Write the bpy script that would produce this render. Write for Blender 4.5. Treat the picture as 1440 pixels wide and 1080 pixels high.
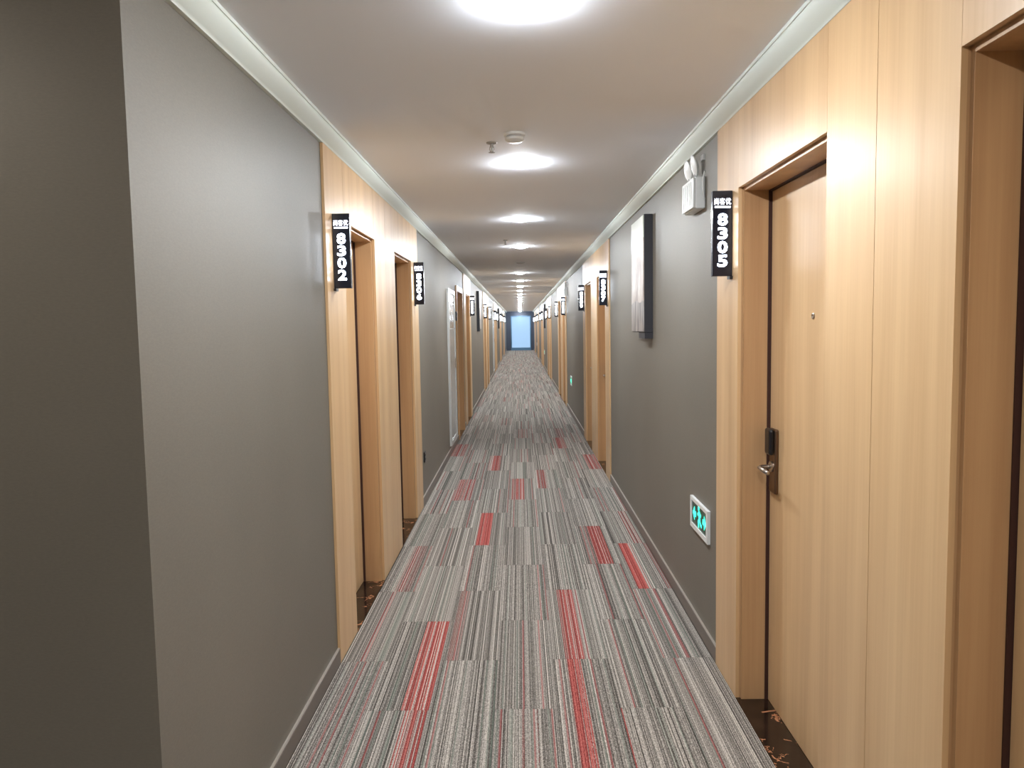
import bpy, math, random
from mathutils import Vector, Matrix

random.seed(7)
for o in list(bpy.data.objects):
    bpy.data.objects.remove(o, do_unlink=True)
SC = bpy.context.scene
COL = SC.collection

# ------------------------------------------------------------------ camera
EYE = 1.52
FPX, VPX, VPY, ROLL = 1060.0, 731.0, 458.0, math.radians(0.94)
def make_camera():
    d = Vector((VPX-720, VPY-540, FPX)).normalized()          # corridor axis seen by the camera (x right, y down, z forward)
    dn = Vector((math.sin(ROLL), math.cos(ROLL), 0)); dn -= d*dn.dot(d); dn.normalize()
    up = -dn; xr = dn.cross(d)
    M = Matrix((xr, d, up)).transposed()                      # cam = M @ world
    right, down, fwd = M[0], M[1], M[2]
    R = Matrix((right, -Vector(down), -Vector(fwd))).transposed()
    cam = bpy.data.cameras.new('camera'); ob = bpy.data.objects.new('camera', cam); COL.objects.link(ob)
    cam.sensor_width = 36; cam.lens = FPX*36/1440; cam.clip_end = 200; cam.clip_start = .02
    ob.matrix_world = Matrix.Translation((0, 0, EYE)) @ R.to_4x4()
    SC.camera = ob
make_camera()

# ------------------------------------------------------------------ world, exposure
world = bpy.data.worlds.new('world'); SC.world = world; world.use_nodes = True
world.node_tree.nodes['Background'].inputs[0].default_value = (.55, .7, .9, 1)
world.node_tree.nodes['Background'].inputs[1].default_value = .3
vs = SC.view_settings
vs.view_transform = 'Standard'; vs.look = 'None'; vs.gamma = 1; vs.use_curve_mapping = False
vs.exposure = 0.9
LAMP = 410.0            # radiance of the downlight diffusers

# ------------------------------------------------------------------ sizes
FR, FL = .85, .84       # wood faces, right and left of the camera
PR = .012               # panels stand proud of the grey wall by this
ZT = 2.325              # top of walls / foot of the cornice
ZC = 2.39               # ceiling
YE = 46.7               # end wall
YJ = 1.677              # corner where the corridor opens to the lobby
HEAD = 2.035

# ------------------------------------------------------------------ materials
def srgb(r, g, b):
    f = lambda c: (c/255/12.92) if c/255 <= .04045 else ((c/255+.055)/1.055)**2.4
    return (f(r), f(g), f(b), 1)
def mat(name, rgb, rough=.5, metal=0., spec=.5, emit=None, es=0.):
    m = bpy.data.materials.new(name); m.use_nodes = True
    b = m.node_tree.nodes['Principled BSDF']
    b.inputs['Base Color'].default_value = srgb(*rgb); b.inputs['Roughness'].default_value = rough
    b.inputs['Metallic'].default_value = metal; b.inputs['Specular IOR Level'].default_value = spec
    if emit:
        b.inputs['Emission Color'].default_value = srgb(*emit); b.inputs['Emission Strength'].default_value = es
    return m
class G:
    """small node-graph helper"""
    def __init__(s, m): s.m = m; s.t = m.node_tree; s.b = s.t.nodes['Principled BSDF']
    def n(s, typ, **kw):
        nd = s.t.nodes.new(typ)
        for k, v in kw.items(): setattr(nd, k, v)
        return nd
    def l(s, a, b): s.t.links.new(a, b)
    def setin(s, sock, v):
        if hasattr(v, 'is_output') or isinstance(v, bpy.types.NodeSocket): s.l(v, sock)
        else: sock.default_value = v
    def math(s, op, a, b=0., c=0., clamp=False):
        nd = s.n('ShaderNodeMath', operation=op, use_clamp=clamp)
        for i, v in enumerate((a, b, c)): s.setin(nd.inputs[i], v)
        return nd.outputs[0]
    def mix(s, f, a, b, blend='MIX'):
        nd = s.n('ShaderNodeMix', data_type='RGBA', blend_type=blend)
        s.setin(nd.inputs[0], f); s.setin(nd.inputs[6], a); s.setin(nd.inputs[7], b)
        return nd.outputs[2]
    def ramp(s, f, stops):
        nd = s.n('ShaderNodeValToRGB'); e = nd.color_ramp.elements
        while len(e) < len(stops): e.new(.5)
        for el, (p, c) in zip(e, stops): el.position = p; el.color = c
        s.l(f, nd.inputs[0]); return nd.outputs[0]
    def noise(s, vec, scale, detail=3, rough=.5, dims='3D'):
        nd = s.n('ShaderNodeTexNoise', noise_dimensions=dims)
        if dims == '1D': s.setin(nd.inputs['W'], vec)
        else: s.l(vec, nd.inputs['Vector'])
        nd.inputs['Scale'].default_value = scale; nd.inputs['Detail'].default_value = detail; nd.inputs['Roughness'].default_value = rough
        return nd.outputs[0]
    def mapping(s, vec, scale=(1, 1, 1), loc=(0, 0, 0)):
        nd = s.n('ShaderNodeMapping'); nd.inputs['Scale'].default_value = scale
        s.setin(nd.inputs['Location'], loc); s.l(vec, nd.inputs['Vector']); return nd.outputs[0]
    def bump(s, h, strength, dist):
        nd = s.n('ShaderNodeBump'); nd.inputs['Strength'].default_value = strength; nd.inputs['Distance'].default_value = dist
        s.l(h, nd.inputs['Height']); s.l(nd.outputs[0], s.b.inputs['Normal'])

def wood_material(name, light, dark, rough):
    m = mat(name, (200, 170, 125), rough, spec=.4); g = G(m)
    tc = g.n('ShaderNodeTexCoord'); oi = g.n('ShaderNodeObjectInfo')
    off = g.n('ShaderNodeCombineXYZ'); r = g.math('MULTIPLY', oi.outputs['Random'], 37.)
    for i in range(3): g.l(r, off.inputs[i])
    v = g.mapping(tc.outputs['Object'], (9, 9, .4), off.outputs[0])
    a = g.noise(v, 1.0, 4, .6)                               # broad bands
    b = g.noise(g.mapping(tc.outputs['Object'], (120, 120, 2.2), off.outputs[0]), 1.0, 3, .6)   # fine grain
    f = g.math('ADD', g.math('MULTIPLY', a, .86), g.math('MULTIPLY', b, .22))
    c = g.ramp(f, [(.32, srgb(*dark)), (.5, srgb(*[(x+y)/2 for x, y in zip(light, dark)])), (.72, srgb(*light))])
    g.l(c, g.b.inputs['Base Color'])
    g.bump(b, .05, .001)
    return m
M_WOOD = wood_material('pale_oak_veneer', (219, 185, 141), (194, 156, 114), .36)
M_LINING = wood_material('oak_frame', (198, 160, 118), (168, 128, 90), .36)

def wall_material(name, rgb, rough):
    m = mat(name, rgb, rough, spec=.45); g = G(m)
    tc = g.n('ShaderNodeTexCoord')
    n1 = g.noise(g.mapping(tc.outputs['Object'], (90, 90, 260)), 1., 3, .6)
    n2 = g.noise(tc.outputs['Object'], 1.3, 2, .5)
    f = g.math('ADD', g.math('MULTIPLY', n1, .5), g.math('MULTIPLY', n2, .5))
    g.l(g.ramp(f, [(.3, srgb(*[c*.94 for c in rgb])), (.7, srgb(*[min(255, c*1.05) for c in rgb]))]), g.b.inputs['Base Color'])
    g.bump(n1, .12, .0015)
    return m
M_WALL = wall_material('taupe_wall_vinyl', (114, 109, 100), .52)
M_CEIL = mat('ceiling_paint', (242, 246, 254), .8, spec=.2)
M_CORN = mat('cornice_paint', (220, 228, 221), .6, spec=.3)
M_BASE = mat('baseboard_metal', (122, 113, 106), .38, .3)
M_BASEEDGE = mat('baseboard_edge', (190, 182, 172), .3, .5)
M_SEAL = mat('dark_brown_seal', (58, 30, 24), .6)
M_BLACK = mat('black_plastic', (22, 23, 28), .3)
M_SIGN = mat('glow_tinted_navy_acrylic', (18, 25, 42), .2)  # near-black navy; its blue also stands for the glow of the digits
M_GLOW = mat('sign_letter_glow', (255, 255, 255), .4, emit=(228, 240, 255), es=9.)
M_GLOW2 = mat('sign_brand_glow', (255, 255, 255), .4, emit=(235, 240, 255), es=3.)
M_LAMP = mat('downlight_diffuser', (255, 255, 255), .5, emit=(243, 249, 255), es=LAMP)
M_RING = mat('downlight_ring', (232, 232, 230), .4)
M_WHITE = mat('white_plastic', (226, 228, 226), .4)
M_OFF = mat('unlit_diffuser', (190, 190, 190), .5)
M_STEEL = mat('brushed_steel', (176, 168, 160), .28, .95)
M_BRONZE = mat('lock_plate_metal', (120, 96, 78), .32, .85)
M_GREEN = mat('exit_panel_green', (20, 62, 40), .3)
M_EXIT = mat('exit_glow', (60, 235, 190), .4, emit=(40, 238, 195), es=2.2)
M_EDARK = mat('charcoal_frame', (42, 42, 48), .5)
M_CAB = mat('cabinet_pale_metal', (186, 188, 188), .22, .25)
M_CABF = mat('cabinet_frame_aluminium', (214, 217, 216), .3, .35)
M_CABG = mat('cabinet_window_glass', (120, 124, 126), .08)
M_ENDW = mat('slate_blue_wall', (74, 82, 98), .5)
M_FRAME = mat('steel_blue_frame', (96, 134, 166), .4, .2)
M_PANE = mat('daylit_frosted_glass', (60, 80, 100), .35, emit=(172, 209, 246), es=.5)
M_SPR = mat('sprinkler_metal', (170, 168, 165), .3, .7)

def marble():
    m = mat('dark_emperador_marble', (34, 24, 19), .12); g = G(m)
    gm = g.n('ShaderNodeNewGeometry')
    w = g.noise(gm.outputs['Position'], 9., 4, .6)
    mu = g.n('ShaderNodeVectorMath', operation='MULTIPLY_ADD')
    g.l(w, mu.inputs[0]); mu.inputs[1].default_value = (.35, .35, .35); g.l(gm.outputs['Position'], mu.inputs[2])
    v = g.n('ShaderNodeTexVoronoi', feature='DISTANCE_TO_EDGE'); g.l(mu.outputs[0], v.inputs['Vector']); v.inputs['Scale'].default_value = 9.
    k = g.noise(gm.outputs['Position'], 6., 2, .5)
    vein = g.math('MULTIPLY', g.math('LESS_THAN', v.outputs[0], .035), g.math('GREATER_THAN', k, .52))
    base = g.ramp(w, [(.3, srgb(22, 15, 12)), (.75, srgb(54, 37, 28))])
    g.l(g.mix(vein, base, srgb(176, 122, 88)), g.b.inputs['Base Color'])
    return m
M_MARBLE = marble()

def carpet():
    m = mat('striped_carpet', (120, 115, 108), .95, spec=.1); g = G(m)
    tc = g.n('ShaderNodeTexCoord'); oi = g.n('ShaderNodeObjectInfo')
    sx = g.n('ShaderNodeSeparateXYZ'); g.l(tc.outputs['Object'], sx.inputs[0])
    x = sx.outputs[0]; y = sx.outputs[1]
    rnd = g.math('MULTIPLY', oi.outputs['Random'], 91.)
    xs = g.math('ADD', x, rnd)
    wn = g.n('ShaderNodeTexWhiteNoise', noise_dimensions='1D'); g.l(g.math('FLOOR', g.math('MULTIPLY', xs, 400.)), wn.inputs['W'])
    wn2 = g.n('ShaderNodeTexWhiteNoise', noise_dimensions='1D'); g.l(g.math('FLOOR', g.math('MULTIPLY', xs, 205.)), wn2.inputs['W'])
    grp = g.noise(xs, 11., 2, .5, '1D')
    # yarn flecks along the stripe
    cv = g.n('ShaderNodeCombineXYZ'); g.l(g.math('MULTIPLY', xs, 330.), cv.inputs[0]); g.l(g.math('MULTIPLY', y, 130.), cv.inputs[1]); g.l(rnd, cv.inputs[2])
    fl = g.noise(cv.outputs[0], 1., 2, .6)
    f = g.math('ADD', g.math('MULTIPLY', wn.outputs['Value'], .5), g.math('MULTIPLY_ADD', wn2.outputs['Value'], .26, .06))
    f = g.math('ADD', f, g.math('MULTIPLY', g.math('SUBTRACT', grp, .5), .22))
    f = g.math('ADD', f, g.math('MULTIPLY', g.math('SUBTRACT', fl, .5), 1.15), clamp=True)
    col = g.ramp(f, [(.1, srgb(62, 58, 54)), (.36, srgb(114, 109, 103)), (.56, srgb(154, 147, 140)), (.88, srgb(210, 202, 191))])
    # green-grey and pink threads
    wn3 = g.n('ShaderNodeTexWhiteNoise', noise_dimensions='1D'); g.l(g.math('FLOOR', g.math('MULTIPLY', xs, 140.3)), wn3.inputs['W'])
    col = g.mix(g.math('MULTIPLY', g.math('GREATER_THAN', wn3.outputs['Value'], .955), .6), col, srgb(150, 66, 66))
    col = g.mix(g.math('MULTIPLY', g.math('LESS_THAN', wn3.outputs['Value'], .1), .35), col, srgb(112, 128, 116))
    # the red band of this plank
    at = {}
    for k in ('red_from', 'red_to', 'red_amount'):
        a = g.n('ShaderNodeAttribute', attribute_type='OBJECT', attribute_name=k); at[k] = a.outputs['Fac']
    ins = g.math('MULTIPLY', g.math('GREATER_THAN', x, at['red_from']), g.math('LESS_THAN', x, at['red_to']))
    thr = g.math('ADD', g.math('MULTIPLY', wn.outputs['Value'], .75), g.math('MULTIPLY', fl, .3))
    keep = g.math('LESS_THAN', thr, g.math('MULTIPLY_ADD', at['red_amount'], .92, .02))
    red = g.ramp(f, [(.15, srgb(104, 40, 38)), (.45, srgb(166, 70, 66)), (.8, srgb(204, 116, 106))])
    col = g.mix(g.math('MULTIPLY', g.math('MULTIPLY', ins, keep), g.math('MULTIPLY_ADD', at['red_amount'], .4, .55), clamp=True), col, red)
    g.l(col, g.b.inputs['Base Color'])
    g.bump(f, .3, .002)
    return m
M_CARPET = carpet()

def art(seed, tone):
    m = mat('abstract_landscape_print', (210, 205, 195), .35); g = G(m)
    tc = g.n('ShaderNodeTexCoord')
    v = g.mapping(tc.outputs['Object'], (3., 3., 1.6), (seed, seed*2, seed))
    n1 = g.noise(v, 2.2, 5, .6)
    sx = g.n('ShaderNodeSeparateXYZ'); g.l(tc.outputs['Object'], sx.inputs[0]); z = sx.outputs[2]
    c = g.ramp(n1, [(.3, srgb(122, 102, 94)), (.45, srgb(172, 158, 148)), (.6, srgb(214, 208, 200)), (.8, srgb(160, 140, 132))])
    lo = g.ramp(g.noise(g.mapping(tc.outputs['Object'], (2, 5, 1)), 3., 4, .6), [(.3, srgb(70, 66, 66)), (.7, srgb(196, 190, 186))])
    c = g.mix(g.math('LESS_THAN', g.math('ADD', z, g.math('MULTIPLY', n1, .12)), -.12), c, lo)
    hi = g.math('GREATER_THAN', g.math('ADD', z, g.math('MULTIPLY', n1, .2)), .32)
    c = g.mix(hi, c, srgb(*tone)); g.l(c, g.b.inputs['Base Color'])
    return m
M_ART = [art(1.3, (196, 202, 186)), art(5.1, (236, 236, 240)), art(8.7, (220, 222, 220)), art(3.9, (232, 228, 226))]

# ------------------------------------------------------------------ helpers
def new_mesh(name, verts, faces, mt, smooth=False):
    me = bpy.data.meshes.new(name); me.from_pydata([tuple(v) for v in verts], [], faces); me.materials.append(mt)
    if smooth:
        for p in me.polygons: p.use_smooth = True
    me.update(); return me
BF = [(0, 3, 2, 1), (4, 5, 6, 7), (0, 1, 5, 4), (1, 2, 6, 5), (2, 3, 7, 6), (3, 0, 4, 7)]
def boxes_mesh(name, boxes, mt):
    vs_, fs = [], []
    for (x0, x1, y0, y1, z0, z1) in boxes:
        if x0 > x1: x0, x1 = x1, x0
        if y0 > y1: y0, y1 = y1, y0
        b = len(vs_)
        vs_ += [(x0, y0, z0), (x1, y0, z0), (x1, y1, z0), (x0, y1, z0), (x0, y0, z1), (x1, y0, z1), (x1, y1, z1), (x0, y1, z1)]
        fs += [tuple(b+i for i in f) for f in BF]
    return new_mesh(name, vs_, fs, mt)
def wpos(o):
    p = Vector(o.location)
    while o.parent: o = o.parent; p += Vector(o.location)
    return p
def link(name, me, loc, parent=None, rot=None):
    o = bpy.data.objects.new(name, me); COL.objects.link(o)
    loc = Vector(loc)
    if parent: o.parent = parent; loc = loc - wpos(parent)
    o.location = loc
    if rot: o.rotation_euler = rot
    return o
def box(name, b, mt, parent=None):
    """box part whose origin is its centre; b in world coordinates"""
    x0, x1, y0, y1, z0, z1 = b
    if x0 > x1: x0, x1 = x1, x0
    c = ((x0+x1)/2, (y0+y1)/2, (z0+z1)/2); h = ((x1-x0)/2, (y1-y0)/2, (z1-z0)/2)
    return link(name, boxes_mesh(name, [(-h[0], h[0], -h[1], h[1], -h[2], h[2])], mt), c, parent)
def bevel(o, w, seg=2):
    md = o.modifiers.new('bevel', 'BEVEL'); md.width = w; md.segments = seg; md.limit_method = 'ANGLE'; return o
def lathe(name, prof, mt, n=32, axis='Z', smooth=True):
    """profile of (radius, height) turned about an axis"""
    vs_, fs = [], []
    for r, h in prof:
        for i in range(n):
            a = 2*math.pi*i/n; p = (r*math.cos(a), r*math.sin(a), h)
            vs_.append(p if axis == 'Z' else ((p[2], p[0], p[1]) if axis == 'X' else (p[1], p[2], p[0])))
    for j in range(len(prof)-1):
        for i in range(n):
            k = (i+1) % n; fs.append((j*n+i, j*n+k, (j+1)*n+k, (j+1)*n+i))
    fs.append(tuple(range(n-1, -1, -1))); fs.append(tuple((len(prof)-1)*n+i for i in range(n)))
    me = new_mesh(name, vs_, fs, mt)
    if smooth:
        for p in me.polygons: p.use_smooth = len(p.vertices) == 4
        me.set_sharp_from_angle(angle=math.radians(40))
    return me
def tube(name, pts, r, mt, n=10):
    vs_, fs = [], []
    pts = [Vector(p) for p in pts]
    for i, p in enumerate(pts):
        t = (pts[min(i+1, len(pts)-1)]-pts[max(i-1, 0)]).normalized()
        u = t.cross(Vector((.3, .2, .93))).normalized(); w = t.cross(u)
        for k in range(n):
            a = 2*math.pi*k/n; vs_.append(p+(u*math.cos(a)+w*math.sin(a))*r)
    for i in range(len(pts)-1):
        for k in range(n):
            q = (k+1) % n; fs.append((i*n+k, i*n+q, (i+1)*n+q, (i+1)*n+k))
    fs.append(tuple(range(n-1, -1, -1))); fs.append(tuple((len(pts)-1)*n+k for k in range(n)))
    return new_mesh(name, vs_, fs, mt, True)
def tag(o, label, cat=None, group=None, kind=None):
    o['label'] = label
    if cat: o['category'] = cat
    if group: o['group'] = group
    if kind: o['kind'] = kind
    return o
def empty(name, loc):
    o = bpy.data.objects.new(name, None); COL.objects.link(o); o.location = loc; o.empty_display_size = .05; return o
def struct(o, label=None, cat=None):
    o['kind'] = 'structure'
    if label: o['label'] = label
    if cat: o['category'] = cat
    return o
def text_mesh(name, lines, mt, size, offset=0., width=None, depth=.0006):
    """stacked lines of text centred on x, first baseline-box top at y=0, pitch given per line; lines = [(text, y_center, height)]"""
    vs_, fs = [], []
    for txt, yc, hgt in lines:
        cu = bpy.data.curves.new('t', 'FONT'); cu.body = txt; cu.size = 1.; cu.offset = offset; cu.resolution_u = 3
        ob = bpy.data.objects.new('t', cu); COL.objects.link(ob)
        bpy.context.view_layer.update()
        me = bpy.data.meshes.new_from_object(ob.evaluated_get(bpy.context.evaluated_depsgraph_get()))
        pts = [v.co.copy() for v in me.vertices]
        x0 = min(p.x for p in pts); x1 = max(p.x for p in pts); y0 = min(p.y for p in pts); y1 = max(p.y for p in pts)
        s = hgt/(y1-y0); sx = s
        if width: sx = width/(x1-x0)
        b = len(vs_)
        vs_ += [((p.x-(x0+x1)/2)*sx, (p.y-(y0+y1)/2)*s+yc, 0) for p in pts]
        fs += [tuple(b+i for i in f.vertices) for f in me.polygons]
        bpy.data.objects.remove(ob); bpy.data.curves.remove(cu); bpy.data.meshes.remove(me)
    return new_mesh(name, vs_, fs, mt)

# ------------------------------------------------------------------ layout along the corridor (distances from the camera)
def pair(y0, y1): # strip, door, panel, door, strip
    return dict(y=(y0, y1), doors=[(y0+.345, y0+1.125), (y1-1.135, y1-.355)])
RB = [dict(y=(.31, 3.27), doors=[(.65, 1.49), (2.12, 2.96)]), pair(7.21, 10.17), pair(13.95, 16.95), pair(20.6, 23.6),
      pair(27.4, 30.4), pair(34.2, 37.2), pair(41.0, 44.0)]
LB = [dict(y=(3.32, 6.29), doors=[(3.67, 4.44), (5.14, 5.92)]), dict(y=(11.42, 13.03), doors=[(11.88, 12.68)]), pair(17.5, 20.5),
      pair(24.6, 27.5), pair(31.5, 34.4), pair(38.3, 41.3)]
SERVICE = (10.12, 11.05)     # plain door in its own casing, left wall
WR, WL = FR+PR, FL+PR        # grey wall planes
TH = .24

def wall(name, W, sgn, y0, y1, openings, label):
    bx = []; y = y0
    for a, b, h in sorted(openings):
        bx.append((sgn*W, sgn*(W+TH), y, a, -.12, ZC)); bx.append((sgn*W, sgn*(W+TH), a, b, h, ZC)); y = b
    bx.append((sgn*W, sgn*(W+TH), y, y1, -.12, ZC))
    return struct(link(name, boxes_mesh(name, bx, M_WALL), (0, 0, 0)), label, 'wall')
wall('wall_right', WR, 1, -3., YE, [(a-.02, b+.02, HEAD+.02) for B in RB for a, b in B['doors']], 'taupe corridor wall with the framed picture and green exit sign')
wall('wall_left', WL, -1, YJ, YE, [(a-.02, b+.02, HEAD+.02) for B in LB for a, b in B['doors']]+[(SERVICE[0], SERVICE[1], 2.02)], 'taupe corridor wall with the fire cabinets')
struct(link('wall_front', boxes_mesh('wall_front', [(-4., -(WL+TH), YJ, YJ+.2, -.12, ZC)], M_WALL), (0, 0, 0)), 'dark taupe wall turning the corner, facing the lobby', 'wall')
struct(link('wall_lobby', boxes_mesh('wall_lobby', [(-4.2, -4., -3., YJ+.2, -.12, ZC), (-4.2, WR+TH, -3.2, -3., -.12, ZC)], M_WALL), (0, 0, 0)), 'taupe walls of the lobby behind', 'wall')
struct(link('wall_end', boxes_mesh('wall_end', [(-WL-TH, -.56, YE, YE+.2, -.12, ZC), (.68, WR+TH, YE, YE+.2, -.12, ZC), (-.56, .68, YE, YE+.2, 2.12, ZC)], M_ENDW), (0, 0, 0)), 'dark slate wall closing the corridor around the pale window', 'wall')
struct(link('ceiling', boxes_mesh('ceiling', [(-4.2, WR+TH, -3.2, YE+.2, ZC, ZC+.1)], M_CEIL), (0, 0, 0)), 'flat pale grey corridor ceiling', 'ceiling')

# cornices: lip under the ceiling, concave slope, foot on the wall
def cornice(name, F, W, sgn, y0, y1):
    prof = [(W, ZT), (F-.002, ZT)]
    for i in range(9):
        t = i/8*math.pi/2
        prof.append((F-.004-.046*math.sin(t)**1.0*(.55+.45*i/8), ZT+.004+.046*(1-math.cos(t))*.45+.026*i/8))
    prof += [(prof[-1][0]-.0, ZC-.012), (prof[-1][0]-.004, ZC-.012), (prof[-1][0]-.004, ZC), (W, ZC)]
    n = len(prof)
    vs_ = [(sgn*x, y, z) for y in (y0, y1) for x, z in prof]
    fs = [(i, (i+1) % n, n+(i+1) % n, n+i) for i in range(n)] + [tuple(range(n)), tuple(range(2*n-1, n-1, -1))]
    me = new_mesh(name, vs_, fs, M_CORN)
    for p in me.polygons: p.use_smooth = len(p.vertices) == 4
    me.set_sharp_from_angle(angle=math.radians(35))
    import bmesh
    bm = bmesh.new(); bm.from_mesh(me); bmesh.ops.recalc_face_normals(bm, faces=bm.faces); bm.to_mesh(me); bm.free()
    return struct(link(name, me, (0, 0, 0)), 'pale cornice strip along the top of the wall', 'cornice')
cornice('trim_1', FL, WL, -1, YJ, YE); cornice('trim_2', FR, WR, 1, -3., YE)

# baseboards between the wood blocks
def baseboard(name, W, sgn, spans):
    root = struct(empty(name, (sgn*W, spans[0][0], 0)), 'low brown-grey metal baseboard with a bright top edge', 'baseboard')
    for a, b in spans:
        p = box('board', (sgn*W, sgn*(W-.011), a, b, 0, .068), M_BASE, root)
        box('top_edge', (sgn*W, sgn*(W-.009), a, b, .068, .073), M_BASEEDGE, p)
def gaps(blocks, y0, y1):
    out = []; y = y0
    for a, b in sorted(blocks):
        if a > y: out.append((y, a))
        y = b
    if y < y1: out.append((y, y1))
    return out
baseboard('baseboard_right', WR, 1, gaps([B['y'] for B in RB], -3., YE))
baseboard('baseboard_left', WL, -1, gaps([B['y'] for B in LB]+[(SERVICE[0]-.06, SERVICE[1]+.06)], YJ, YE))

# ------------------------------------------------------------------ floor and carpet planks
floor = struct(link('floor', boxes_mesh('floor', [(-4.2, WR+TH, -3.2, YE+.2, -.12, -.008)], mat('floor_screed', (80, 76, 72), .9)), (0, 0, 0)), 'corridor floor laid with striped carpet planks', 'floor')
PL, G2 = .906, .0006
REDS = {  # (column, row start) : band from, band to within the plank, amount
    (-2, 2.89): (-.0, .11, .8), (-2, 1.984): (.02, .11, .7), (1, 3.335): (-.065, .02, .75), (1, 2.429): (-.065, .0, .8),
    (2, 4.702): (-.025, .075, .8), (3, 4.241): (-.095, -.03, .95), (-1, 5.147): (-.085, .01, .9), (0, 6.514): (-.1, .015, .7),
    (-2, 6.514): (-.11, .04, .55), (-1, 3.335): (-.12, -.06, .4), (-3, 4.241): (.0, .085, .45), (-1, 8.0): (-.1, .01, .7),
    (2, 9.2): (-.05, .06, .6), (3, 8.0): (-.04, .09, .7), (1, 6.9): (-.1, -.01, .55), (-3, 8.9): (-.09, .06, .6),
    (0, 1.984): (-.02, .06, .35), (2, 1.984): (-.15, -.12, .8), (2, 1.0): (.02, .06, .6), (3, 5.147): (.02, .08, .45)}
rng = random.Random(3)
n_tiles = 0; rest = []
mesh_cache = {}
for ci in range(-3, 4):
    x0, x1 = max(ci*.25-.125, -FL+.001), min(ci*.25+.125, FR-.001)
    base = 2.89 if ci % 2 == 0 else 3.335
    k = -2 if ci % 2 else -1
    y = base+k*PL
    rest.append((x0, x1, -3., y))
    for r in range(42):
        # mesh is shared by the column; its origin is the nominal centre of the plank
        if ci not in mesh_cache:
            cx = ci*.25
            mesh_cache[ci] = boxes_mesh('carpet_tile', [(x0-cx+G2, x1-cx-G2, -PL/2+G2, PL/2-G2, -.007, 0)], M_CARPET)
        o = link('carpet_tile', mesh_cache[ci], (ci*.25, y+PL/2, rng.uniform(-.0006, .0004)), floor)
        red = None
        for (c2, ys), v in REDS.items():
            if c2 == ci and abs(ys-y) < .3: red = v
        if red is None and y > 9 and rng.random() < .2:
            a = rng.uniform(-.11, .02); red = (a, a+rng.uniform(.06, .11), rng.uniform(.25, .5))
        if red is None: red = (9., 9., 0.)
        o['red_from'], o['red_to'], o['red_amount'] = red
        y += PL; n_tiles += 1
    rest.append((x0, x1, y, YE))
vsr = []
ro = link('carpet_remainder', boxes_mesh('carpet_remainder', [(a, b, c, d, -.007, 0) for a, b, c, d in rest]+[(-4., -FL, -3., YJ, -.007, 0)], M_CARPET), (0, 0, 0), floor)
ro['kind'] = 'stuff'; ro['red_from'], ro['red_to'], ro['red_amount'] = 9., 9., 0.

# ------------------------------------------------------------------ wood blocks and doors
ntrim = [2]; ndoor = [0]
def lock_set(door, sgn, X, y, z0, toward, detail=True):
    """electronic lock: plate, black reader on top, lever on a round neck; X leaf face, toward = y direction of lever"""
    pl = box('lock_plate', (sgn*X, sgn*(X-.016), y-.034, y+.034, z0-.115, z0+.135), M_BRONZE, door)
    bevel(pl, .006)
    rd = box('card_reader', (sgn*(X-.0161), sgn*(X-.036), y-.03, y+.03, z0+.035, z0+.137), M_BLACK, pl); bevel(rd, .01, 3)
    ZL = z0-.012
    s = -sgn
    pts = [(s*0, 0, 0), (s*.028, 0, 0), (s*.044, toward*.004, 0), (s*.052, toward*.016, 0), (s*.054, toward*.04, 0), (s*.053, toward*.115, -.002)]
    lv = link('lever_handle', tube('lever_handle', pts, .0085, M_STEEL, 12), (sgn*(X-.0155), y, ZL), door)
    nk = link('rose', lathe('rose', [(.021, 0), (.021, .006), (.015, .009)], M_STEEL, 24, 'X'), (sgn*(X-.016), y, ZL), lv)
    if sgn > 0: nk.rotation_euler = (0, 0, math.pi)

def make_door(sgn, F, ya, yb, lock_far, label):
    ndoor[0] += 1
    d = struct(empty('door_%d' % ndoor[0], (sgn*F, (ya+yb)/2, 0)), label, 'door')
    fr = box('door_leaf', (sgn*(F+.125), sgn*(F+.165), ya+.02, yb-.02, .004, HEAD-.02), M_WOOD, d)
    # lining set back from the panel face and stepping into the opening
    a, b = F+.019, F+.112
    box('side_lining', (sgn*a, sgn*b, ya-.012, ya+.014, 0, HEAD+.0), M_LINING, d)
    box('side_lining', (sgn*a, sgn*b, yb-.014, yb+.012, 0, HEAD+.0), M_LINING, d)
    box('head_lining', (sgn*a, sgn*b, ya+.014, yb-.014, HEAD-.014, HEAD+.012), M_LINING, d)
    # dark seal in the gap between lining and leaf
    a, b = F+.112, F+.17
    box('door_seal', (sgn*a, sgn*b, ya-.012, ya+.018, 0, HEAD), M_SEAL, d)
    box('door_seal', (sgn*a, sgn*b, yb-.018, yb+.012, 0, HEAD), M_SEAL, d)
    box('door_seal', (sgn*a, sgn*b, ya+.018, yb-.018, HEAD-.018, HEAD+.01), M_SEAL, d)
    box('threshold', (sgn*(F-.0), sgn*(F+.2), ya-.0, yb+.0, -.008, .0015), M_MARBLE, d)
    yl = yb-.085 if lock_far else ya+.085
    lock_set(d, sgn, F+.125, yl, .975, -1 if lock_far else 1)
    pe = link('peephole', lathe('peephole', [(.011, 0), (.011, .003), (.007, .005), (.0065, .003), (.001, .003)], M_STEEL, 20, 'X'), (sgn*(F+.125), (ya+yb)/2-.02, 1.535), d)
    if sgn > 0: pe.rotation_euler = (0, 0, math.pi)
    return d

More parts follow.
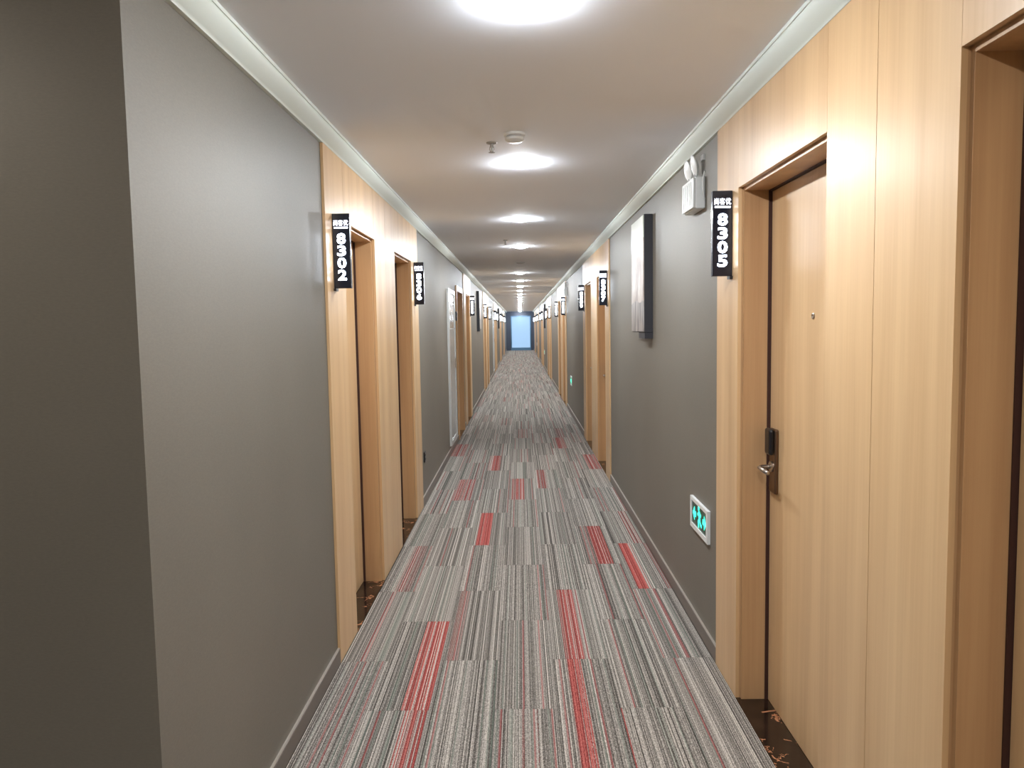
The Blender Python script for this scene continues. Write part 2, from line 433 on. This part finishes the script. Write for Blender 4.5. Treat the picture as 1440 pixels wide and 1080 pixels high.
def wood_block(sgn, F, B, label, dlabels, seam=True):
    ntrim[0] += 1
    y0, y1 = B['y']
    t = struct(empty('trim_%d' % ntrim[0], (sgn*(F+PR), (y0+y1)/2, 0)), label, 'wall panelling')
    ys = [y0]+[v for d in B['doors'] for v in d]+[y1]
    g = .0012
    for i in range(0, len(ys), 2):       # full-height panels
        a, b = ys[i], ys[i+1]
        inner = 0 < i < len(ys)-2
        cuts = [a, a+(b-a)*.54 if sgn > 0 else a+(b-a)*.5, b] if (inner and seam) else [a, b]
        for p, q in zip(cuts, cuts[1:]):
            box('panel', (sgn*F, sgn*(F+PR+.001), p+(g if p != y0 and p != a else 0), q-(g if q != b else 0), .001, ZT), M_WOOD, t)
            if p == a and i > 0 or q == b and i < len(ys)-2: pass
    for (a, b) in B['doors']:
        box('header_panel', (sgn*F, sgn*(F+PR+.001), a+g, b-g, HEAD, ZT), M_WOOD, t)
        # reveal edges of the panel board around the opening
        box('reveal_edge', (sgn*(F+PR), sgn*(F+.03), a-.012, a-.0005, .001, HEAD+.012), M_LINING, t)
        box('reveal_edge', (sgn*(F+PR), sgn*(F+.03), b+.0005, b+.012, .001, HEAD+.012), M_LINING, t)
        box('reveal_edge', (sgn*(F+PR), sgn*(F+.03), a-.0005, b+.0005, HEAD+.0005, HEAD+.012), M_LINING, t)
    for (a, b), dl in zip(B['doors'], dlabels):
        make_door(sgn, F, a, b, sgn > 0 and a > 2, dl)
RN = [('8303', '8305'), ('8307', '8309'), ('8311', '8313'), ('8315', '8317'), ('8319', '8321'), ('8323', '8325'), ('8327', '8329')]
LN = [('8302', '8306'), ('8308',), ('8310', '8312'), ('8316', '8318'), ('8320', '8322'), ('8326', '8328')]
for i, (B, N) in enumerate(zip(RB, RN)):
    wood_block(1, FR, B, 'pale oak wall panelling around room doors %s' % ' and '.join(N), ['pale oak room door in a deep recess, room %s' % n for n in N])
for i, (B, N) in enumerate(zip(LB, LN)):
    wood_block(-1, FL, B, 'pale oak wall panelling around room door %s' % ' and '.join(N), ['pale oak room door in a deep recess, room %s' % n for n in N])

# service door in its own casing
def service_door():
    ndoor[0] += 1
    a, b = SERVICE
    d = struct(empty('door_%d' % ndoor[0], (-WL, (a+b)/2, 0)), 'oak service door in a plain casing beside the pale fire cabinet', 'door')
    box('casing', (-WL, -(WL-.02), a-.055, a+.012, 0, 2.0), M_LINING, d)
    box('casing', (-WL, -(WL-.02), b-.012, b+.055, 0, 2.0), M_LINING, d)
    box('casing', (-WL, -(WL-.02), a-.055, b+.055, 2.0, 2.07), M_WOOD, d)
    box('side_lining', (-WL, -(WL+.14), a, a+.02, 0, 2.02), M_LINING, d)
    box('side_lining', (-WL, -(WL+.14), b-.02, b, 0, 2.02), M_LINING, d)
    box('head_lining', (-WL, -(WL+.14), a+.02, b-.02, 2.0, 2.02), M_LINING, d)
    box('door_leaf', (-(WL+.09), -(WL+.13), a+.023, b-.023, .004, 1.997), M_WOOD, d)
    box('threshold', (-FL, -(WL+.16), a+.02, b-.02, -.008, .0015), M_MARBLE, d)
    lock_set(d, -1, WL+.09, a+.1, .975, 1)
service_door()

# ------------------------------------------------------------------ end window
def end_window():
    w = struct(empty('window_1', (.06, YE, 0)), 'pale blue daylit glazed door at the far end of the corridor', 'window')
    X0, X1, Z1 = -.56, .68, 2.12
    box('window_frame', (X0, X0+.06, YE-.03, YE+.08, 0, Z1), M_FRAME, w)
    box('window_frame', (X1-.06, X1, YE-.03, YE+.08, 0, Z1), M_FRAME, w)
    box('window_frame', (X0+.06, X1-.06, YE-.03, YE+.08, Z1-.05, Z1), M_FRAME, w)
    box('window_frame', (X0+.06, X1-.06, YE-.03, YE+.08, 0, .17), M_FRAME, w)
    box('pane', (X0+.06, X1-.06, YE+.02, YE+.035, .17, Z1-.05), M_PANE, w)
end_window()

# ------------------------------------------------------------------ room number signs
def room_sign(sgn, F, y, num, label, group=None, far=False):
    W, H, ZTOP, D = .078, .335, 2.038, .028
    xa = F-.001; xb = F-.001-W; xc = sgn*(xa+xb)/2
    s = tag(empty('room_sign', (sgn*F, y, ZTOP-H)), label, 'sign', group)
    h = box('housing', (sgn*xa, sgn*xb, y-D/2, y+D/2, ZTOP-H, ZTOP), M_SIGN, s); bevel(h, .0015, 1)
    box('wall_bracket', (sgn*F, sgn*(F-.012), y-D/2-.006, y+D/2+.006, ZTOP-H-.012, ZTOP-H), M_BLACK, s)
    for face in (-1, 1):
        rot = (math.pi/2, 0, 0) if face < 0 else (math.pi/2, 0, math.pi)
        yy = y+face*(D/2+.0012)
        nm = text_mesh('room_number', [(c, ZTOP-H*(.335+.162*i)-(ZTOP-H/2), H*.142) for i, c in enumerate(num)], M_GLOW, 1, .03, W*.5)
        link('room_number', nm, (xc, yy, ZTOP-H/2), s, rot)
        if not far:
            bn = text_mesh('hotel_name', [('尚客优', ZTOP-H*.125-(ZTOP-H/2), H*.078)], M_GLOW2, 1, .0, W*.84)
            link('hotel_name', bn, (xc, yy, ZTOP-H/2), s, rot)
            un = boxes_mesh('name_underline', [(-W*.4, W*.4, -.0035, .0035, -.0002, .0003)], M_GLOW2)
            link('name_underline', un, (xc, yy, ZTOP-H*.19), s, rot)
    return s
SFAR = 'small lit black room sign among the distant doors near the corridor end'
SNEAR = {'8302': 'lit black room sign 8302 on the oak strip beside the long bare taupe wall',
         '8306': 'lit black room sign 8306 above the small black wall socket',
         '8308': 'lit black room sign between the service door and a dark framed picture',
         '8305': 'lit black room sign 8305 beside the emergency lamp, next to a peephole door',
         '8307': 'lit black room sign 8307 just past the pale landscape picture',
         '8309': 'lit black room sign at the end of panelling before the small green exit sign',
         '8311': 'lit black room sign next to the smaller, farther emergency lamp'}
def place_signs(sgn, F, blocks, nums):
    for B, N in zip(blocks, nums):
        y0, y1 = B['y']
        for k, n in enumerate(N):
            near_end = (k == 0 and len(N) == 2)
            y = y0+.13 if near_end else y1-.22
            if n == '8303': continue
            room_sign(sgn, F, y, n, SNEAR.get(n, SFAR), 'room number signs' if n in SNEAR else 'far room signs', y > 22)
place_signs(1, FR, RB, RN); place_signs(-1, FL, LB, LN)

# ------------------------------------------------------------------ ceiling fittings
def downlight(y, lit, label, group):
    X = .02
    t = tag(empty('ceiling_downlight', (X, y, ZC)), label, 'ceiling light', group)
    rg = link('trim_ring', ring_me, (X, y, ZC), t)
    link('diffuser', diff_me if lit else off_me, (X, y, ZC), t)
ring_me = lathe('trim_ring', [(.0635, -.0005), (.074, -.0005), (.074, -.0012), (.072, -.0022), (.066, -.0022), (.0635, -.0018), (.0635, -.0005)], M_RING, 40)
diff_me = lathe('diffuser', [(.063, -.001), (.063, -.003)]+[(.063*math.cos(t*math.pi/16), -.003-.017*math.sin(t*math.pi/16)) for t in range(1, 8)]+[(.002, -.02)], M_LAMP, 40)
fill_diff_me = diff_me.copy(); fill_diff_me.materials[0] = mat('added_fill_diffuser', (255, 255, 255), .5, emit=(255, 244, 226), es=LAMP*.3)
diff3_me = diff_me.copy(); diff3_me.materials[0] = mat('dim_diffuser', (255, 255, 255), .5, emit=(250, 249, 245), es=LAMP*.75)
off_me = lathe('diffuser', [(.063, -.001), (.063, -.003)]+[(.063*math.cos(t*math.pi/16), -.003-.017*math.sin(t*math.pi/16)) for t in range(1, 8)]+[(.002, -.02)], M_OFF, 40)
LY = [2.08, 4.12, 6.27, 8.39, 10.5, 12.6, 14.72, 16.83]
while LY[-1] < YE-2: LY.append(LY[-1]+2.09)
for i, y in enumerate(LY):
    if i == 0: downlight(y, True, 'bright downlight before the smoke detector, first of the ceiling row', 'ceiling downlights')
    elif i == 1: downlight(y, True, 'bright round downlight just past the smoke detector', 'ceiling downlights')
    elif i == 4: downlight(y, False, 'unlit round downlight in the row of lit ones', 'ceiling downlights')
    elif i == 2: downlight(y, True, 'lit downlight last before the farther, smaller-looking sprinkler', 'ceiling downlights')
    elif i == 3: downlight(y, True, 'lit downlight between the farther sprinkler and the unlit downlight', 'ceiling downlights')
    else: downlight(y, True, 'small round lit downlight in the ceiling row beyond the unlit one', 'ceiling downlights')
def lobby_light(x, y, me=None):
    t = tag(empty('ceiling_downlight', (x, y, ZC)), 'unseen round downlight over the lobby floor', 'ceiling light', 'lobby downlights')
    link('trim_ring', ring_me, (x, y, ZC), t); link('diffuser', me or diff_me, (x, y, ZC), t)

for y in (-.02, -2.1): lobby_light(.02, y, diff3_me)
lobby_light(-1.8, .95, fill_diff_me)  # added lamp out of view, brightens the upper part of the corner wall

def smoke_detector(x, y):
    t = tag(empty('smoke_detector', (x, y, ZC)), 'round white smoke detector on the ceiling beside a sprinkler', 'smoke detector')
    link('base', lathe('base', [(.05, 0), (.05, -.008), (.047, -.012)], M_WHITE, 40), (x, y, ZC), t)
    link('vent_ring', lathe('vent_ring', [(.04, -.012), (.04, -.02)], M_OFF, 40), (x, y, ZC), t)
    link('cap', lathe('cap', [(.044, -.02), (.042, -.03), (.03, -.038), (.012, -.04)], M_WHITE, 40), (x, y, ZC), t)
smoke_detector(-.01, 3.5)
def sprinkler(x, y, label):
    t = tag(empty('fire_sprinkler', (x, y, ZC)), label, 'sprinkler')
    link('escutcheon', lathe('escutcheon', [(.026, 0), (.024, -.005), (.012, -.008)], M_SPR, 24), (x, y, ZC), t)
    link('body', lathe('body', [(.008, -.008), (.008, -.022), (.005, -.024), (.004, -.045)], M_SPR, 16), (x, y, ZC), t)
    link('deflector', lathe('deflector', [(.014, -.045), (.016, -.047), (.004, -.049)], M_SPR, 20), (x, y, ZC), t)
    for s in (-1, 1):
        link('frame_arm', tube('frame_arm', [(s*.008, 0, -.02), (s*.011, 0, -.032), (s*.004, 0, -.045)], .0018, M_SPR, 6), (x, y, ZC), t)
sprinkler(-.12, 3.66, 'small metal pendant sprinkler beside the smoke detector')
sprinkler(-.13, 7.75, 'small metal pendant sprinkler farther along, between lit downlights')

# ------------------------------------------------------------------ emergency lamps
def emergency_light(y, label):
    z0, z1, W, D = 2.045, 2.19, .235, .045
    x0, x1 = WR, WR-D-.012
    t = tag(empty('emergency_light', (WR, y+W/2, z0)), label, 'emergency light')
    b = box('housing', (x0, x1+.012, y, y+W, z0, z1), M_WHITE, t); bevel(b, .004)
    l = box('front_cover', (x1+.0119, x1, y+.004, y+W-.004, z0+.004, z1-.004), M_WHITE, t); bevel(l, .005)
    for k in range(5):
        box('cover_rib', (x1, x1-.003, y+.03+k*.04, y+.042+k*.04, z0+.02, z1-.02), M_WHITE, l)
    for k, yy in enumerate((y+.06, y+W-.05)):
        st = link('lamp_stem', tube('lamp_stem', [(0, 0, -.006), (0, 0, .02)], .007, M_OFF), (WR-.03, yy, z1), t)
        hd = link('lamp_head', lathe('lamp_head', [(.016, .014), (.034, .011), (.043, .004), (.043, 0), (.038, -.003), (.01, -.005)], M_WHITE, 28, 'X'), (WR-.04, yy, z1+.058), t)
        hd.scale = (1, .85, 1.12); hd.rotation_euler = (0, math.radians(-12), math.radians(4 if k == 0 else 12))
        ln = link('lens', lathe('lens', [(.034, 0), (.02, -.004), (.002, -.005)], M_RING, 24, 'X'), wpos(hd)+Vector((-.0045, 0, 0)), hd)
    pts = []
    for i in range(13):
        a = i/12
        pts.append((WR-.003-.017*math.sin(a*math.pi), y-.004-.028*math.sin(a*math.pi), z1+.02-.125*a))
    link('power_cord', tube('power_cord', [Vector(p)-Vector((WR, y, z1)) for p in pts], .0035, M_WHITE, 8), (WR, y, z1), t)
    box('socket', (WR, WR-.01, y+.0, y+.05, z1+.075, z1+.1), M_OFF, t)
emergency_light(3.53, 'white twin-head emergency lamp high on the wall beside sign 8305')
emergency_light(13.55, 'white twin-head emergency lamp beside the panelling of room 8311')

# ------------------------------------------------------------------ exit signs
def exit_sign(y0, label, group=None):
    W, z0, z1 = .35, .497, .652
    t = tag(empty('exit_sign', (WR, y0+W/2, z0)), label, 'exit sign', group)
    f = .018
    box('frame', (WR, WR-.014, y0, y0+W, z0, z0+f*1.3), M_WHITE, t); box('frame', (WR, WR-.014, y0, y0+W, z1-f, z1), M_WHITE, t)
    box('frame', (WR, WR-.014, y0, y0+f*1.6, z0+f*1.3, z1-f), M_WHITE, t); box('frame', (WR, WR-.014, y0+W-f*1.4, y0+W, z0+f*1.3, z1-f), M_WHITE, t)
    box('panel', (WR, WR-.009, y0+f*1.6, y0+W-f*1.4, z0+f*1.3, z1-f), M_GREEN, t)
    # pictogram on the panel: (u along the wall away from the viewer, v up) metres about the centre
    def poly(name, polys):
        vs_, fs = [], []
        for p in polys:
            b = len(vs_); vs_ += [(-.0005, u*1.08, v*1.06) for u, v in p]; fs.append(tuple(range(b, b+len(p))))
        return link(name, new_mesh(name, vs_, fs, M_EXIT), (WR-.0093, y0+W/2, (z0+z1)/2+.003), t)
    def circ(u, v, r): return [(u+r*math.cos(2*math.pi*i/16), v+r*math.sin(2*math.pi*i/16)) for i in range(16)]
    def bar(a, b, w):
        d = Vector((b[0]-a[0], b[1]-a[1])).normalized()*w; n = Vector((-d.y, d.x))
        return [(a[0]+n.x, a[1]+n.y), (b[0]+n.x, b[1]+n.y), (b[0]-n.x, b[1]-n.y), (a[0]-n.x, a[1]-n.y)]
    poly('running_figure', [circ(.012, .042, .012), bar((.006, .028), (-.008, -.008), .0115), bar((.004, .022), (.03, .008), .006), bar((.0, .022), (-.03, .014), .006),
                            bar((-.006, -.006), (.018, -.022), .0075), bar((.018, -.02), (.01, -.048), .0065), bar((-.008, -.006), (-.022, -.028), .0075), bar((-.02, -.026), (-.046, -.03), .0065)])
    for s in (-1, 1):
        poly('arrow', [[(s*.062, .012), (s*.062, -.012), (s*.088, -.012), (s*.088, .012)], [(s*.088, .034), (s*.088, -.034), (s*.124, 0)]])
exit_sign(3.42, 'green glowing exit sign low on the wall below the emergency lamp')
exit_sign(12.55, 'small green exit sign low on the wall, past room 8309')
for y in (26.5, 38.2): exit_sign(y, 'tiny exit sign low on the wall far along the corridor', 'far exit signs')

# ------------------------------------------------------------------ pictures
def picture(sgn, W, y0, label, k, group=None):
    t = tag(empty('framed_picture', (sgn*W, y0+.27, 1.42)), label, 'picture', group)
    f = box('frame', (sgn*W, sgn*(W-.056), y0, y0+.52, 1.462, 2.22), M_EDARK, t); bevel(f, .002, 1)
    box('frame_foot', (sgn*W, sgn*(W-.054), y0, y0+.24, 1.422, 1.4615), M_EDARK, t)
    c = box('canvas', (sgn*(W-.0561), sgn*(W-.062), y0+.006, y0+.514, 1.468, 2.214), M_ART[k], t)
    return t
picture(1, WR, 4.9, 'dark framed pale landscape picture on the wall between rooms 8305 and 8307', 0)
picture(1, WR, 25.4, 'distant dark framed picture on the wall with exit signs', 1)
picture(-1, WL, 15.0, 'dark framed picture on the wall past room 8308', 2)
picture(-1, WL, 29.6, 'distant dark framed picture beyond the second fire cabinet', 3)

# ------------------------------------------------------------------ fire cabinets
def cabinet(y0, label):
    L, z0, z1 = .86, .105, 1.97
    y1 = y0+L; X = WL
    t = tag(empty('fire_cabinet', (-X, y0+L/2, z0)), label, 'cabinet')
    f = .05
    box('frame', (-X, -(X-.024), y0, y0+f, z0, z1), M_CABF, t); box('frame', (-X, -(X-.024), y1-f, y1, z0, z1), M_CABF, t)
    box('frame', (-X, -(X-.024), y0+f, y1-f, z1-f, z1), M_CABF, t); box('frame', (-X, -(X-.024), y0+f, y1-f, z0, z0+f), M_CABF, t)
    d = box('door', (-X, -(X-.014), y0+f+.003, y1-f-.003, z0+f+.003, z1-f-.003), M_CAB, t)
    box('header_strip', (-(X-.014), -(X-.017), y0+f+.06, y1-f-.06, 1.84, 1.88), M_CABF, d)
    box('window_glass', (-(X-.014), -(X-.016), y0+f+.1, y1-f-.1, 1.5, 1.8), M_CABG, d)
    for q in ((1.49, 1.505), (1.795, 1.81)): box('window_bead', (-(X-.014), -(X-.019), y0+f+.09, y1-f-.09, q[0], q[1]), M_CABF, d)
    for q in ((y0+f+.085, y0+f+.1), (y1-f-.1, y1-f-.085)): box('window_bead', (-(X-.014), -(X-.019), q[0], q[1], 1.505, 1.795), M_CABF, d)
    box('white_patch', (-(X-.0161), -(X-.0172), y0+L/2-.09, y0+L/2+.09, 1.6, 1.7), M_WHITE, d)  # plain white rectangle on the window glass
    box('pull', (-(X-.014), -(X-.026), y1-f-.06, y1-f-.035, 1.0, 1.12), M_STEEL, d)
cabinet(8.86, 'tall pale metal fire cabinet beside the oak service door')
cabinet(23.55, 'distant tall pale fire cabinet beside the panelling of room 8316')

# small dark fittings on the left wall
sk = tag(empty('wall_socket', (-WL, 6.5, .35)), 'small black wall socket low beside the panelling of room 8306', 'socket')
bevel(box('plate', (-WL, -(WL-.01), 6.46, 6.54, .35, .44), M_BLACK, sk), .002)
for z in (.375, .412): box('outlet', (-(WL-.01), -(WL-.0115), 6.478, 6.522, z-.008, z+.008), M_EDARK, sk)
bx_ = tag(empty('access_reader', (-WL, 9.98, 1.6)), 'tiny black access box on the wall between fire cabinet and service door', 'access box')
bevel(box('case', (-WL, -(WL-.025), 9.95, 10.02, 1.6, 1.72), M_BLACK, bx_), .004)
box('display', (-(WL-.025), -(WL-.0262), 9.96, 10.01, 1.67, 1.705), M_EDARK, bx_)
